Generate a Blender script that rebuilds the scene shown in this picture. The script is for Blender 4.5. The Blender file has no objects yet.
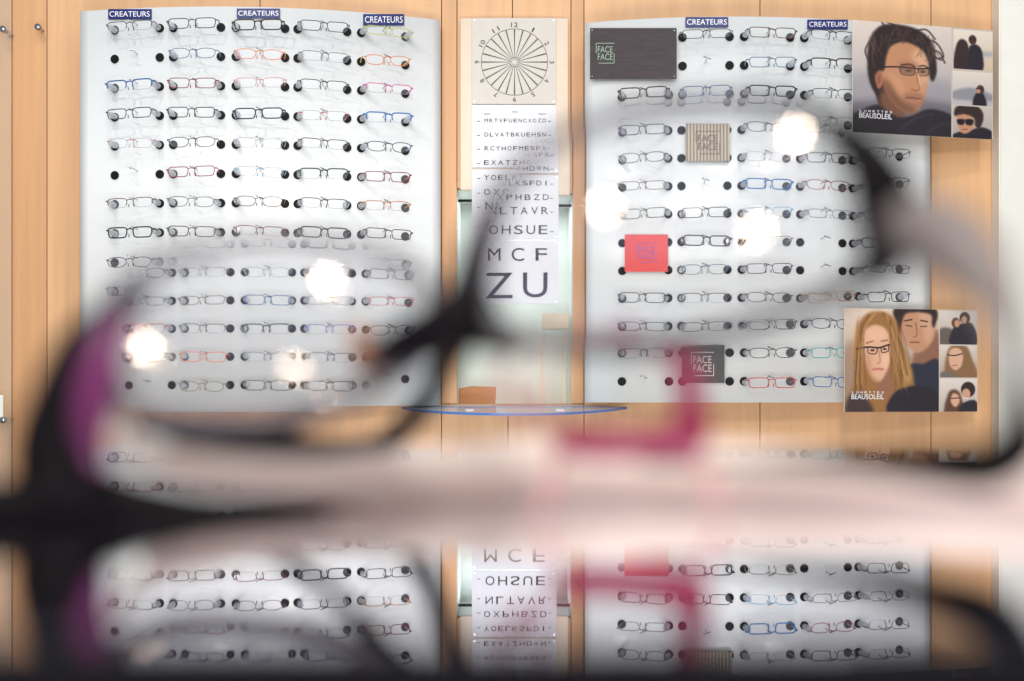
import bpy, bmesh, math, random
import numpy as np
from mathutils import Vector, Matrix
random.seed(7)
C = bpy.context.scene.collection
F = 1500.0; HOR = 396.0; CZ = 1.069; TZ = 1.05     # focal length in px, horizon row, camera height, counter height
CAM = Vector((0, 0, CZ))
def P(px, py, d): return Vector(((px-512)/F*d, d, CZ+(HOR-py)/F*d))
def lin(c):
    out = []
    for v in c[:3]:
        v = v/255.0
        out.append(v/12.92 if v <= 0.04045 else ((v+0.055)/1.055)**2.4)
    return tuple(out)+(1.0,)

# ------------------------------------------------------------------ materials
MATS = {}
def mat(name, rgb, rough=0.5, metal=0.0, var=0.0, scale=(20, 20, 20), alpha=None, **kw):
    if name in MATS: return MATS[name]
    m = bpy.data.materials.new(name); m.use_nodes = True
    nt = m.node_tree; b = nt.nodes['Principled BSDF']
    b.inputs['Base Color'].default_value = lin(rgb)
    b.inputs['Roughness'].default_value = rough
    b.inputs['Metallic'].default_value = metal
    for k, v in kw.items(): b.inputs[k].default_value = v
    if alpha is not None: b.inputs['Alpha'].default_value = alpha
    if var > 0:
        tc = nt.nodes.new('ShaderNodeTexCoord'); mp = nt.nodes.new('ShaderNodeMapping'); mp.inputs['Scale'].default_value = scale
        nz = nt.nodes.new('ShaderNodeTexNoise'); nz.inputs['Scale'].default_value = 1.0; nz.inputs['Detail'].default_value = 6
        rp = nt.nodes.new('ShaderNodeValToRGB')
        c = lin(rgb)
        rp.color_ramp.elements[0].position = 0.3; rp.color_ramp.elements[1].position = 0.7
        rp.color_ramp.elements[0].color = tuple(v*(1-var) for v in c[:3])+(1,)
        rp.color_ramp.elements[1].color = tuple(min(1, v*(1+var)) for v in c[:3])+(1,)
        nt.links.new(tc.outputs['Object'], mp.inputs['Vector']); nt.links.new(mp.outputs['Vector'], nz.inputs['Vector'])
        nt.links.new(nz.outputs['Fac'], rp.inputs['Fac']); nt.links.new(rp.outputs['Color'], b.inputs['Base Color'])
    MATS[name] = m
    return m
WOOD = mat('beech_wood', (222, 176, 130), 0.45, var=0.08, scale=(38, 38, 1.6))
WOODD = mat('beech_wood_warm', (211, 162, 116), 0.45, var=0.08, scale=(45, 45, 1.4))
GROOVE = mat('groove_dark', (120, 84, 58), 0.8)
WHITE = mat('white_acrylic', (231, 235, 236), 0.22, var=0.015, scale=(3, 3, 3))
PAINT = mat('white_paint', (232, 232, 224), 0.5, var=0.02)
RUBBER = mat('black_rubber', (15, 15, 18), 0.6, **{'Specular IOR Level': 0.2})
STEEL = mat('brushed_steel', (190, 190, 195), 0.25, 1.0)
BLUE = mat('label_blue', (18, 38, 108), 0.45)
LETTERW = mat('white_print', (245, 246, 250), 0.5)
LETTERK = mat('black_print', (38, 38, 52), 0.5)
CREAM = mat('cream_board', (208, 203, 194), 0.5, var=0.02)
BOARD = mat('chart_board', (222, 224, 231), 0.45, var=0.015)
BACKING = mat('pale_backing', (214, 196, 174), 0.3, var=0.03)
TEAL = mat('pale_teal', (212, 222, 218), 0.4, var=0.06, scale=(3, 3, 3))
BLOCK = mat('stained_wood', (176, 122, 78), 0.5, var=0.12, scale=(4, 40, 60))
BEIGE = mat('beige_laminate', (222, 206, 184), 0.5, var=0.03)
FLOORM = mat('grey_floor', (150, 142, 134), 0.35, var=0.08)
BLACKM = mat('black_laminate', (2, 2, 3), 0.9, **{'Specular IOR Level': 0.03})
def mirror_mat():
    m = bpy.data.materials.new('polished_counter'); m.use_nodes = True
    nt = m.node_tree; b = nt.nodes['Principled BSDF']
    b.inputs['Base Color'].default_value = (0.64, 0.62, 0.70, 1); b.inputs['Metallic'].default_value = 1.0
    nz = nt.nodes.new('ShaderNodeTexNoise'); nz.inputs['Scale'].default_value = 30
    mr = nt.nodes.new('ShaderNodeMapRange'); mr.inputs['To Min'].default_value = 0.0; mr.inputs['To Max'].default_value = 0.02
    nt.links.new(nz.outputs['Fac'], mr.inputs['Value']); nt.links.new(mr.outputs['Result'], b.inputs['Roughness'])
    return m
MIRROR = mirror_mat()
def glass_mat(name, tint=(1, 1, 1), coat=0.06, coatcol=(0.75, 0.72, 1.0), ior=1.5):
    m = bpy.data.materials.new(name); m.use_nodes = True
    nt = m.node_tree; nt.nodes.clear()
    o = nt.nodes.new('ShaderNodeOutputMaterial'); g = nt.nodes.new('ShaderNodeBsdfGlass'); g.inputs['IOR'].default_value = ior
    g.inputs['Color'].default_value = tint+(1,); g.inputs['Roughness'].default_value = 0
    if coat:
        gl = nt.nodes.new('ShaderNodeBsdfGlossy'); gl.inputs['Roughness'].default_value = 0.0; gl.inputs['Color'].default_value = coatcol+(1,)
        mx = nt.nodes.new('ShaderNodeMixShader'); mx.inputs[0].default_value = coat
        nt.links.new(g.outputs[0], mx.inputs[1]); nt.links.new(gl.outputs[0], mx.inputs[2]); nt.links.new(mx.outputs[0], o.inputs[0])
    else: nt.links.new(g.outputs[0], o.inputs[0])
    return m
def film_mat(name, rgb, op, gloss=0.08):
    """a thin clear sheet: mostly transparent, a little body colour and a little gloss"""
    m = bpy.data.materials.new(name); m.use_nodes = True
    nt = m.node_tree; nt.nodes.clear()
    o = nt.nodes.new('ShaderNodeOutputMaterial'); t = nt.nodes.new('ShaderNodeBsdfTransparent')
    d = nt.nodes.new('ShaderNodeBsdfPrincipled'); d.inputs['Base Color'].default_value = lin(rgb); d.inputs['Roughness'].default_value = gloss
    mx = nt.nodes.new('ShaderNodeMixShader'); mx.inputs[0].default_value = op
    nt.links.new(t.outputs[0], mx.inputs[1]); nt.links.new(d.outputs[0], mx.inputs[2]); nt.links.new(mx.outputs[0], o.inputs[0])
    return m
LENSFILM = film_mat('demo_lens', (215, 225, 232), 0.10)
SLEEVE = film_mat('clear_sleeve', (196, 200, 208), 0.62, 0.1)
PANE = film_mat('clear_pane', (215, 232, 226), 0.10)
SHELFG = film_mat('shelf_glass', (178, 205, 222), 0.55)
SHELFEDGE = mat('shelf_edge', (70, 120, 190), 0.15)
def colour_attr_mat():
    m = bpy.data.materials.new('printed_photo'); m.use_nodes = True
    nt = m.node_tree; b = nt.nodes['Principled BSDF']; b.inputs['Roughness'].default_value = 0.35
    a = nt.nodes.new('ShaderNodeAttribute'); a.attribute_name = 'print'
    nt.links.new(a.outputs['Color'], b.inputs['Base Color'])
    return m
PRINT = colour_attr_mat()

# ------------------------------------------------------------------ mesh helpers
def link(name, me, parent=None):
    o = bpy.data.objects.new(name, me); C.objects.link(o)
    if parent is not None: o.parent = parent
    return o
def obj(name, bm, m, parent=None, smooth=False):
    me = bpy.data.meshes.new(name); bmesh.ops.recalc_face_normals(bm, faces=bm.faces); bm.to_mesh(me); bm.free()
    for mm in (m if isinstance(m, (list, tuple)) else [m]): me.materials.append(mm)
    if smooth:
        for p in me.polygons: p.use_smooth = True
    return link(name, me, parent)
def tag(o, label=None, cat=None, group=None, kind=None):
    if label: o['label'] = label
    if cat: o['category'] = cat
    if group: o['group'] = group
    if kind: o['kind'] = kind
    return o
def empty(name, loc, rz=0.0):
    o = bpy.data.objects.new(name, None); C.objects.link(o); o.location = loc; o.rotation_euler = (0, 0, rz); o.empty_display_size = 0.02
    return o
def keep(o, root):
    """parent o (built in world coordinates) to root without moving it"""
    o.parent = root; o.matrix_parent_inverse = Matrix.LocRotScale(root.location, root.rotation_euler, None).inverted()
    return o
def box(bm, lo, hi, mi=0, bev=0.0):
    lo, hi = Vector(lo), Vector(hi)
    r = bmesh.ops.create_cube(bm, size=1.0, matrix=Matrix.Translation((lo+hi)/2) @ Matrix.Diagonal((hi-lo).to_4d()))
    vs = r['verts']; fs = {f for v in vs for f in v.link_faces}
    for f in fs: f.material_index = mi
    if bev > 0:
        es = list({e for v in vs for e in v.link_edges})
        bmesh.ops.bevel(bm, geom=es, offset=bev, segments=2, affect='EDGES')
    return vs
def disc(bm, c, n, r, depth, seg=16, r2=None, mi=0):
    n = Vector(n).normalized(); q = Vector((0, 0, 1)).rotation_difference(n).to_matrix().to_4x4()
    res = bmesh.ops.create_cone(bm, cap_ends=True, segments=seg, radius1=r, radius2=r if r2 is None else r2, depth=depth, matrix=Matrix.Translation(Vector(c)) @ q)
    for f in {f for v in res['verts'] for f in v.link_faces}: f.material_index = mi
def tube(bm, pts, rad, sides=8, closed=False, flat=None, up=Vector((0, 1, 0)), cap=True, mi=0):
    """swept tube; rad: number or list; flat: greatest half-thickness along `up`"""
    pts = [Vector(p) for p in pts]; n = len(pts)
    rad = rad if isinstance(rad, (list, tuple)) else [rad]*n
    rings = []
    for i, p in enumerate(pts):
        a = pts[(i-1) % n] if closed or i > 0 else p; b = pts[(i+1) % n] if closed or i < n-1 else p
        t = (b-a).normalized()
        u = up - t*up.dot(t)
        if u.length < 1e-4: u = Vector((0, 0, 1)) - t*t.z
        u.normalize(); s = t.cross(u).normalized()
        ru = rad[i] if flat is None else min(rad[i], flat)
        rings.append([bm.verts.new(p + s*(math.cos(k*2*math.pi/sides)*rad[i]) + u*(math.sin(k*2*math.pi/sides)*ru)) for k in range(sides)])
    m = n if closed else n-1
    for i in range(m):
        A, B = rings[i], rings[(i+1) % n]
        for k in range(sides):
            f = bm.faces.new((A[k], A[(k+1) % sides], B[(k+1) % sides], B[k])); f.material_index = mi
    if cap and not closed:
        for r in (rings[0], rings[-1]):
            f = bm.faces.new(r); f.material_index = mi
def spline(pts, n=8, closed=False):
    """Catmull-Rom through tuples of any length"""
    pts = [np.array(p, float) for p in pts]; out = []; L = len(pts)
    rng = range(L if closed else L-1)
    for i in rng:
        p1, p2 = pts[i], pts[(i+1) % L]
        p0 = pts[(i-1) % L] if closed or i > 0 else 2*p1-p2
        p3 = pts[(i+2) % L] if closed or i < L-2 else 2*p2-p1
        for k in range(n):
            t = k/n
            out.append(0.5*((2*p1)+(-p0+p2)*t+(2*p0-5*p1+4*p2-p3)*t*t+(-p0+3*p1-3*p2+p3)*t**3))
    if not closed: out.append(pts[-1])
    return out
_T = {}
def glyphs(s):
    """triangulated lettering of a string: (verts as (u, v) 0..1 x 0..1 of its ink box, faces, aspect)"""
    if s in _T: return _T[s]
    cu = bpy.data.curves.new('t', 'FONT'); cu.body = s; cu.size = 1.0; cu.resolution_u = 4
    o = bpy.data.objects.new('t', cu); C.objects.link(o)
    bpy.context.view_layer.update()
    ev = o.evaluated_get(bpy.context.evaluated_depsgraph_get()); me = ev.to_mesh()
    vs = [(v.co.x, v.co.y) for v in me.vertices]; fs = [tuple(p.vertices) for p in me.polygons]
    ev.to_mesh_clear(); bpy.data.objects.remove(o); bpy.data.curves.remove(cu)
    x0, x1 = min(v[0] for v in vs), max(v[0] for v in vs); y0, y1 = min(v[1] for v in vs), max(v[1] for v in vs)
    sx, sy = max(x1-x0, 1e-6), max(y1-y0, 1e-6)
    _T[s] = ([((x-x0)/sx, (y-y0)/sy) for x, y in vs], fs, sx/sy)
    return _T[s]
def letter(bm, s, fn, x0, x1, y0, y1, mi=0):
    """ink box of s onto fn(x, y); y0 is the top"""
    vs, fs, _ = glyphs(s)
    B = [bm.verts.new(fn(x0+(x1-x0)*u, y1+(y0-y1)*v)) for u, v in vs]
    for f in fs:
        try: bm.faces.new([B[i] for i in f]).material_index = mi
        except ValueError: pass
def facing(o):
    """keep printed faces turned to the shop"""
    return o

# ------------------------------------------------------------------ setting
WALL = 4.05
def wx(px, d=WALL): return (px-512)/F*d
def wz(py, d=WALL): return CZ+(HOR-py)/F*d
bm = bmesh.new()
G = 0.0012
def board(x0, x1, z0, z1, mi): box(bm, (x0+G, WALL, z0+G), (x1-G, WALL+0.03, z1-G), mi)
TOP = 2.95
seams = [(-3.0, -1.9, 0), (-1.9, wx(12), 1), (wx(12), wx(47), 1), (wx(47), wx(260), 0), (wx(260), wx(441.5), 0), (wx(584), wx(760), 0), (wx(760), wx(931), 0), (wx(931), wx(1000), 0), (wx(1000), 3.0, 0)]
for a, b, mi in seams:
    board(a, b, 0, TOP, mi)
board(wx(441.5), wx(508), 0, wz(404), 0); board(wx(508), wx(584), 0, wz(404), 0)
board(wx(441.5), wx(457), wz(404), TOP, 1); board(wx(571), wx(584), wz(404), TOP, 1)
board(wx(457), wx(512.5), wz(188), TOP, 0); board(wx(512.5), wx(571), wz(188), TOP, 0)
box(bm, (-3, WALL+0.03, 0), (wx(457), WALL+0.04, TOP), 2); box(bm, (wx(571), WALL+0.03, 0), (3, WALL+0.04, TOP), 2)
box(bm, (wx(457), WALL+0.03, 0), (wx(571), WALL+0.04, wz(404)), 2); box(bm, (wx(457), WALL+0.03, wz(188)), (wx(571), WALL+0.04, TOP), 2)
# recess behind the chart
x0, x1, z0, z1 = wx(457), wx(571), wz(404), wz(188); RX0, RX1, RZ0 = x0, x1, z0
box(bm, (x0-0.02, WALL+0.34, z0-0.02), (x1+0.02, WALL+0.36, z1+0.02), 3)
box(bm, (x0-0.02, WALL+0.02, z0-0.02), (x0-0.0005, WALL+0.34, z1+0.02), 3); box(bm, (x1+0.0005, WALL+0.02, z0-0.02), (x1+0.02, WALL+0.34, z1+0.02), 3)
box(bm, (x0, WALL+0.031, z0-0.02), (x1, WALL+0.34, z0-0.001), 0); box(bm, (x0, WALL+0.031, z1+0.001), (x1, WALL+0.34, z1+0.02), 3)
tag(obj('wall_back', bm, [WOOD, WOODD, GROOVE, TEAL]), 'beech panelled back wall with a recess behind the eye chart', kind='structure')
bm = bmesh.new(); box(bm, (-3, -2.5, -0.05), (3, WALL+0.4, 0)); tag(obj('floor', bm, FLOORM), 'grey shop floor', kind='structure')
bm = bmesh.new(); box(bm, (wx(999.5, 3.98), 3.98, 0), (wx(1100, 3.98), WALL-0.001, TOP), bev=0.004)
tag(obj('trim_1', bm, PAINT), 'white upright post at the end of the beech wall', kind='structure')

# ------------------------------------------------------------------ display panels
PAN = {'L': dict(d=3.87, x0=215, a=2.74e-6, l=80, r=440, zt=CZ+(HOR-6.5)/F*3.87, zb=CZ-(406-HOR)/F*3.87, cols=[(115, 160), (173.5, 221), (236, 285), (297.6, 347), (361, 405)], ry=29, rs=29.15, rd=3.886),
       'R': dict(d=3.87, x0=735, a=3.0e-6, l=585, r=930, zt=CZ+(HOR-16.5)/F*3.87, zb=CZ-(402.5-HOR)/F*3.87, cols=[(622, 669), (682.5, 729.5), (744, 790), (804, 847.5), (858, 899)], ry=37, rs=28.7, rd=3.8725)}
def surf(S, px, off=0.0):
    """point of the curved panel's face seen in column px, its outward normal; off = distance in front"""
    D = PAN[S]; d = D['d']+D['a']*(px-D['x0'])**2
    e = 1.0; d2 = D['d']+D['a']*(px+e-D['x0'])**2
    a = Vector(((px-512)/F*d, d)); b = Vector(((px+e-512)/F*d2, d2)); t = (b-a).normalized()
    n = Vector((t.y, -t.x))
    return a.x+n.x*off, a.y+n.y*off, n
roots = {}
for S, lab in (('L', 'curved white eyeglass display panel without posters, five columns of frames'), ('R', 'curved white eyeglass display panel carrying two portrait posters')):
    D = PAN[S]; bm = bmesh.new(); N = 40; rows = []
    for i in range(N+1):
        px = D['l']+(D['r']-D['l'])*i/N
        xf, yf, n = surf(S, px); xb, yb = xf-n.x*0.008, yf-n.y*0.008
        rows.append([bm.verts.new(v) for v in ((xf, yf, D['zb']), (xf, yf, D['zt']), (xb, yb, D['zt']), (xb, yb, D['zb']))])
    for i in range(N):
        for k in range(4): bm.faces.new((rows[i][k], rows[i][(k+1) % 4], rows[i+1][(k+1) % 4], rows[i+1][k]))
    bm.faces.new(rows[0]); bm.faces.new(rows[-1])
    root = obj('eyeglass_display', bm, WHITE); roots[S] = root
    for p in root.data.polygons: p.use_smooth = abs(p.normal.z) < 0.5 and p.area < 0.05
    tag(root, lab, 'display panel')
    # stand-off posts carry the panel on the wall
    for px in (D['l']+25, D['r']-25):
        for z in (D['zt']-0.06, D['zb']+0.06):
            xf, yf, n = surf(S, px, -0.008); bm = bmesh.new(); disc(bm, (xf, (yf+WALL)/2-0.0008, z), (0, 1, 0), 0.008, WALL-yf-0.001, 12)
            obj('standoff', bm, STEEL, root, True)
def slot(S, r, c):
    D = PAN[S]; a, b = D['cols'][c]; z = CZ+(HOR-D['ry']-D['rs']*r)*D['rd']/F
    return a, b, z
# nose hook and two grommets for each place
bm = bmesh.new()
tube(bm, [(0, 0, 0.010), (0, -0.012, 0.011), (0, -0.03, 0.013), (0, -0.044, 0.0100), (0.002, -0.046, 0.0092)], [0.0016]*4+[0.001], 6, up=Vector((1, 0, 0)))
tube(bm, [(-0.009, -0.043, 0.0142), (0, -0.044, 0.0108), (0.010, -0.043, 0.0078)], 0.0014, 6)
hook_me = bpy.data.meshes.new('nose_hook'); bm.to_mesh(hook_me); bm.free(); hook_me.materials.append(STEEL)
for p in hook_me.polygons: p.use_smooth = True
bm = bmesh.new(); disc(bm, (0, -0.0015, 0), (0, -1, 0), 0.0112, 0.003, 20); disc(bm, (0, -0.0032, 0), (0, -1, 0), 0.0085, 0.0006, 20)
grom_me = bpy.data.meshes.new('grommet'); bm.to_mesh(grom_me); bm.free(); grom_me.materials.append(RUBBER)
def ang(n): return math.atan2(n.x, -n.y)
SKIP = {('R', r, 4) for r in (0, 1, 2, 3, 11, 12)} | {('R', 0, 0), ('R', 1, 0)}
for S in 'LR':
    for r in range(13):
        for c in range(5):
            if (S, r, c) in SKIP: continue
            a, b, z = slot(S, r, c)
            x, y, n = surf(S, (a+b)/2)
            NOH = (S, r, c) in {('R', 3, 1), ('R', 4, 1), ('R', 7, 0), ('R', 8, 0), ('R', 11, 1), ('R', 12, 1)}
            h = roots[S] if NOH else link('nose_hook', hook_me, roots[S])
            if not NOH: h.location = (x, y, z); h.rotation_euler = (0, 0, ang(n))
            inv = Matrix.Identity(4) if NOH else (Matrix.Translation((x, y, z)) @ Matrix.Rotation(ang(n), 4, 'Z')).inverted()
            for px in (a, b):
                gx, gy, gn = surf(S, px)
                g = link('grommet', grom_me, h); g.matrix_local = inv @ Matrix.Translation((gx, gy, z)) @ Matrix.Rotation(ang(gn), 4, 'Z')

# ------------------------------------------------------------------ eyeglasses on the panels
def rim(cx, w, h, ex, n=36, skew=0.0):
    pts = []
    for k in range(n):
        t = 2*math.pi*k/n; c, s = math.cos(t), math.sin(t)
        x = math.copysign(abs(c)**(2/ex), c)*w/2; z = math.copysign(abs(s)**(2/ex), s)*h/2
        if z < 0: x *= 0.93
        pts.append(Vector((cx+x, -0.0025*abs((cx+x)/0.065)*0, z + skew*abs(x+cx)*0.0)))
    return pts
STY = {  # lens width, height, superellipse exponent, tube radius, kind
    'rectangular': (0.051, 0.025, 5.0, 0.00115, 'full'), 'thick rectangular': (0.051, 0.026, 5.0, 0.0017, 'full'),
    'oval': (0.050, 0.025, 2.6, 0.001, 'full'), 'slim rectangular': (0.052, 0.022, 4.0, 0.0009, 'full'),
    'half-rim': (0.051, 0.024, 4.0, 0.00105, 'semi'), 'thick half-rim': (0.052, 0.026, 4.5, 0.0017, 'semi'), 'rimless': (0.051, 0.024, 4.0, 0.0008, 'none')}
GAP = 0.017; LEN = 0.052
protos = {}
for sname, (w, h, ex, tr, kd) in STY.items():
    cxs = (-(GAP+w)/2, (GAP+w)/2); ms = {}
    bm = bmesh.new()
    for cx in cxs:
        rp = rim(cx, w, h, ex)
        if kd == 'full': tube(bm, rp, tr, 6, True)
        elif kd == 'semi': tube(bm, rp[35:]+rp[:20], tr, 6)
        sg = 1 if cx > 0 else -1
        ox = cx+sg*w/2
        tube(bm, [(ox-sg*0.001, 0, h*0.25), (ox+sg*0.004, 0.001, h*0.28), (ox+sg*0.0065, 0.006, h*0.28)], tr*1.3, 6)      # end pieces
        if kd == 'none': tube(bm, [(ox-sg*0.006, -0.0008, h*0.25), (ox, -0.0008, h*0.25)], 0.0012, 6)
        ix = cx-sg*(w/2-0.001)
        tube(bm, [(ix, 0.002, -h*0.1), (ix-sg*0.004, 0.006, -h*0.14), (ix-sg*0.003, 0.009, -h*0.25)], 0.0004, 5)           # nose pad arms
        tube(bm, [(ix-sg*0.003, 0.008, -h*0.1), (ix-sg*0.0025, 0.009, -h*0.42)], [0.0010, 0.0013], 6)
    bz = h*0.28
    tube(bm, [(-GAP/2-0.001, 0, bz-0.001), (-GAP/4, -0.0005, bz+0.0015), (0, -0.001, bz+0.0022), (GAP/4, -0.0005, bz+0.0015), (GAP/2+0.001, 0, bz-0.001)], max(tr, 0.0012), 6)
    me = bpy.data.meshes.new('frame'); bmesh.ops.recalc_face_normals(bm, faces=bm.faces); bm.to_mesh(me); bm.free(); me.materials.append(None)
    for p in me.polygons: p.use_smooth = True
    ms['frame'] = me
    if kd == 'semi':                                  # lower nylon line / accent
        bm = bmesh.new()
        for cx in cxs:
            rp = rim(cx, w, h, ex); tube(bm, rp[19:36], 0.0005, 5)
        me = bpy.data.meshes.new('lower_rim'); bm.to_mesh(me); bm.free(); me.materials.append(None); ms['lower_rim'] = me
    elif kd == 'none':
        bm = bmesh.new()
        for cx in cxs: tube(bm, rim(cx, w, h, ex), 0.0005, 5, True)
        me = bpy.data.meshes.new('lower_rim'); bm.to_mesh(me); bm.free(); me.materials.append(None); ms['lower_rim'] = me
    for i, cx in enumerate(cxs):
        bm = bmesh.new(); f = bm.faces.new([bm.verts.new(p) for p in rim(cx, w*0.99, h*0.98, ex)])
        me = bpy.data.meshes.new('lens'); bm.to_mesh(me); bm.free(); me.materials.append(LENSFILM); ms['lens%d' % i] = me
    for i, sg in enumerate((-1, 1)):
        ox = sg*((GAP/2+w)+0.0065)
        bm = bmesh.new(); tube(bm, [(ox, 0.006, h*0.28), (ox*0.99, 0.02, h*0.24), (sg*0.0595, LEN-0.006, 0.001)], [tr*1.1, tr*1.2, 0.0016], 6)
        me = bpy.data.meshes.new('temple'); bm.to_mesh(me); bm.free(); me.materials.append(None); ms['temple%d' % i] = me
        bm = bmesh.new(); disc(bm, (sg*0.0592, 0.028, 0.0025), (sg*0.03, 1, -0.05), 0.0078, 0.028, 14)
        me = bpy.data.meshes.new('sleeve'); bm.to_mesh(me); bm.free(); me.materials.append(SLEEVE); ms['sleeve%d' % i] = me
    protos[sname] = ms
COL = {'black': (24, 24, 28), 'navy': (26, 34, 66), 'blue': (40, 92, 160), 'bright blue': (44, 120, 190), 'pale blue': (120, 180, 215), 'steel blue': (90, 120, 150),
       'dark red': (128, 34, 44), 'red': (190, 52, 48), 'orange': (226, 122, 56), 'burgundy': (150, 60, 74), 'dark grey': (62, 66, 72), 'grey': (120, 122, 128), 'silver': (172, 174, 180),
       'brown': (96, 62, 44), 'dark brown': (58, 40, 34), 'bronze': (130, 116, 84), 'pink': (206, 150, 150), 'magenta': (210, 70, 150), 'lime yellow': (190, 190, 60), 'violet': (96, 88, 180),
       'dark green': (52, 74, 66), 'olive green': (90, 96, 48), 'teal': (60, 158, 160), 'purple': (96, 60, 100), 'amber': (190, 110, 50), 'yellow': (224, 190, 60)}
def fm(c): return mat('frame_'+c.replace(' ', '_'), COL[c], 0.3)
R_, T_, O_, S_, H_, TH, N_ = 'rectangular', 'thick rectangular', 'oval', 'slim rectangular', 'half-rim', 'thick half-rim', 'rimless'
LAY = {'L': [
 [(H_, 'dark grey'), None, (TH, 'blue'), (R_, 'black'), (N_, 'pink'), None, (H_, 'brown'), (T_, 'black'), (O_, 'dark grey'), (S_, 'grey'), (H_, 'red'), (R_, 'dark grey'), None],
 [(R_, 'navy'), (O_, 'steel blue'), (R_, 'dark red'), (R_, 'black'), (O_, 'dark grey'), (R_, 'burgundy'), (O_, 'grey'), (R_, 'dark brown'), (H_, 'silver'), (S_, 'brown'), (H_, 'dark grey'), (R_, 'orange'), (O_, 'bronze')],
 [(T_, 'black'), (O_, 'orange'), (H_, 'pink'), (T_, 'navy'), (N_, 'silver'), (N_, 'pale blue'), (O_, 'brown'), (H_, 'dark red'), (O_, 'silver'), (R_, 'blue'), (TH, 'navy'), (H_, 'grey'), (R_, 'dark grey')],
 [(R_, 'dark grey'), (H_, 'grey'), (H_, 'black'), (N_, 'red'), (H_, 'dark brown'), (TH, 'dark green'), (H_, 'navy'), (T_, 'black'), (O_, 'brown'), (S_, 'grey'), (H_, 'violet'), (H_, 'dark grey'), (R_, 'black')],
 [(S_, 'lime yellow'), (O_, 'orange'), (H_, 'magenta'), (TH, 'bright blue'), (O_, 'black'), (R_, 'dark red'), (H_, 'amber'), (R_, 'dark brown'), (R_, 'grey'), (S_, 'red'), (O_, 'brown'), (R_, 'dark grey'), None]],
 'R': [
 [None, None, (T_, 'dark brown'), (R_, 'navy'), (O_, 'black'), (S_, 'brown'), (R_, 'olive green'), None, None, (R_, 'black'), (S_, 'dark grey'), (H_, 'black'), None],
 [(S_, 'black'), None, (R_, 'blue'), None, None, None, (R_, 'black'), (T_, 'black'), (O_, 'steel blue'), (H_, 'dark grey'), (S_, 'dark brown'), None, None],
 [(R_, 'brown'), (R_, 'steel blue'), (T_, 'navy'), (O_, 'dark grey'), (N_, 'silver'), (T_, 'bright blue'), (H_, 'pale blue'), (H_, 'bronze'), (R_, 'purple'), (O_, 'brown'), (R_, 'black'), (O_, 'dark brown'), (R_, 'red')],
 [(H_, 'black'), (TH, 'dark brown'), (H_, 'dark grey'), (N_, 'grey'), (R_, 'dark brown'), (O_, 'burgundy'), (S_, 'grey'), None, None, (R_, 'amber'), (O_, 'black'), (R_, 'teal'), (R_, 'blue')],
 [None, None, None, None, (H_, 'dark grey'), (H_, 'brown'), (O_, 'grey'), (R_, 'black'), (S_, 'dark brown'), (R_, 'dark brown'), None, None, None]]}
ACC = {('L', 0, 4): 'pale blue', ('L', 1, 4): 'yellow', ('L', 4, 4): 'pale blue', ('L', 5, 4): 'red', ('L', 12, 2): 'orange', ('L', 11, 1): 'red', ('R', 6, 0): 'olive green', ('R', 3, 0): 'violet'}
RW = ['top', 'second', 'third', 'fourth', 'fifth', 'sixth', 'seventh', 'eighth', 'ninth', 'tenth', 'eleventh', 'twelfth', 'bottom']
CW = ['first', 'second', 'third', 'fourth', 'fifth']
for S in 'LR':
    for c in range(5):
        for r in range(13):
            it = LAY[S][c][r]
            if it is None: continue
            sname, col = it; a, b, z = slot(S, r, c)
            x, y, n = surf(S, (a+b)/2, LEN)
            rt = empty('eyeglasses', (x, y, z-0.003), ang(n)+random.uniform(-.04, .04))
            rt.rotation_euler.y = random.uniform(-.035, .035)
            rt.location.x += random.uniform(-.0025, .0025); rt.location.z += random.uniform(-.0015, .0025)
            tag(rt, '%s %s eyeglasses in %s row, %s column of the panel %s' % (col, sname, RW[r], CW[c], 'without posters' if S == 'L' else 'with posters'), 'eyeglasses', 'eyeglasses on the display panel %s posters' % ('without' if S == 'L' else 'with'))
            ms = protos[sname]; M = fm(col); M2 = fm(ACC.get((S, r, c), 'grey' if STY[sname][4] != 'full' else col)); MT = fm(ACC.get((S, r, c), col))
            for k, me in ms.items():
                if k == 'sleeve1' and c != 0 and random.random() < 0.75: continue
                if k == 'sleeve0' and random.random() < 0.08: continue
                o = link(k.rstrip('01'), me, rt)
                if k in ('frame', 'temple0', 'temple1', 'lower_rim'):
                    o.material_slots[0].link = 'OBJECT'
                    o.material_slots[0].material = M if k == 'frame' else (M2 if k == 'lower_rim' else MT)

# ------------------------------------------------------------------ blue brand labels over the columns
def on_panel(S, off):
    """mapping picture column, row -> point off in front of the panel (rows taken at the panel's own depth)"""
    def fn(px, py):
        x, y, n = surf(S, px, off)
        d = PAN[S]['d']+PAN[S]['a']*(px-PAN[S]['x0'])**2
        return Vector((x, y, CZ+(HOR-py)/F*d))
    return fn
def plate(bm, fn, fb, x0, x1, y0, y1, n=6, mi=0):
    """flat or curved plate with thickness between the mappings fn (front) and fb (back)"""
    rows = []
    for i in range(n+1):
        px = x0+(x1-x0)*i/n
        rows.append([bm.verts.new(v) for v in (fn(px, y0), fn(px, y1), fb(px, y1), fb(px, y0))])
    for i in range(n):
        for k in range(4): bm.faces.new((rows[i][k], rows[i][(k+1) % 4], rows[i+1][(k+1) % 4], rows[i+1][k])).material_index = mi
    bm.faces.new(rows[0]).material_index = mi; bm.faces.new(rows[-1]).material_index = mi
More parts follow.
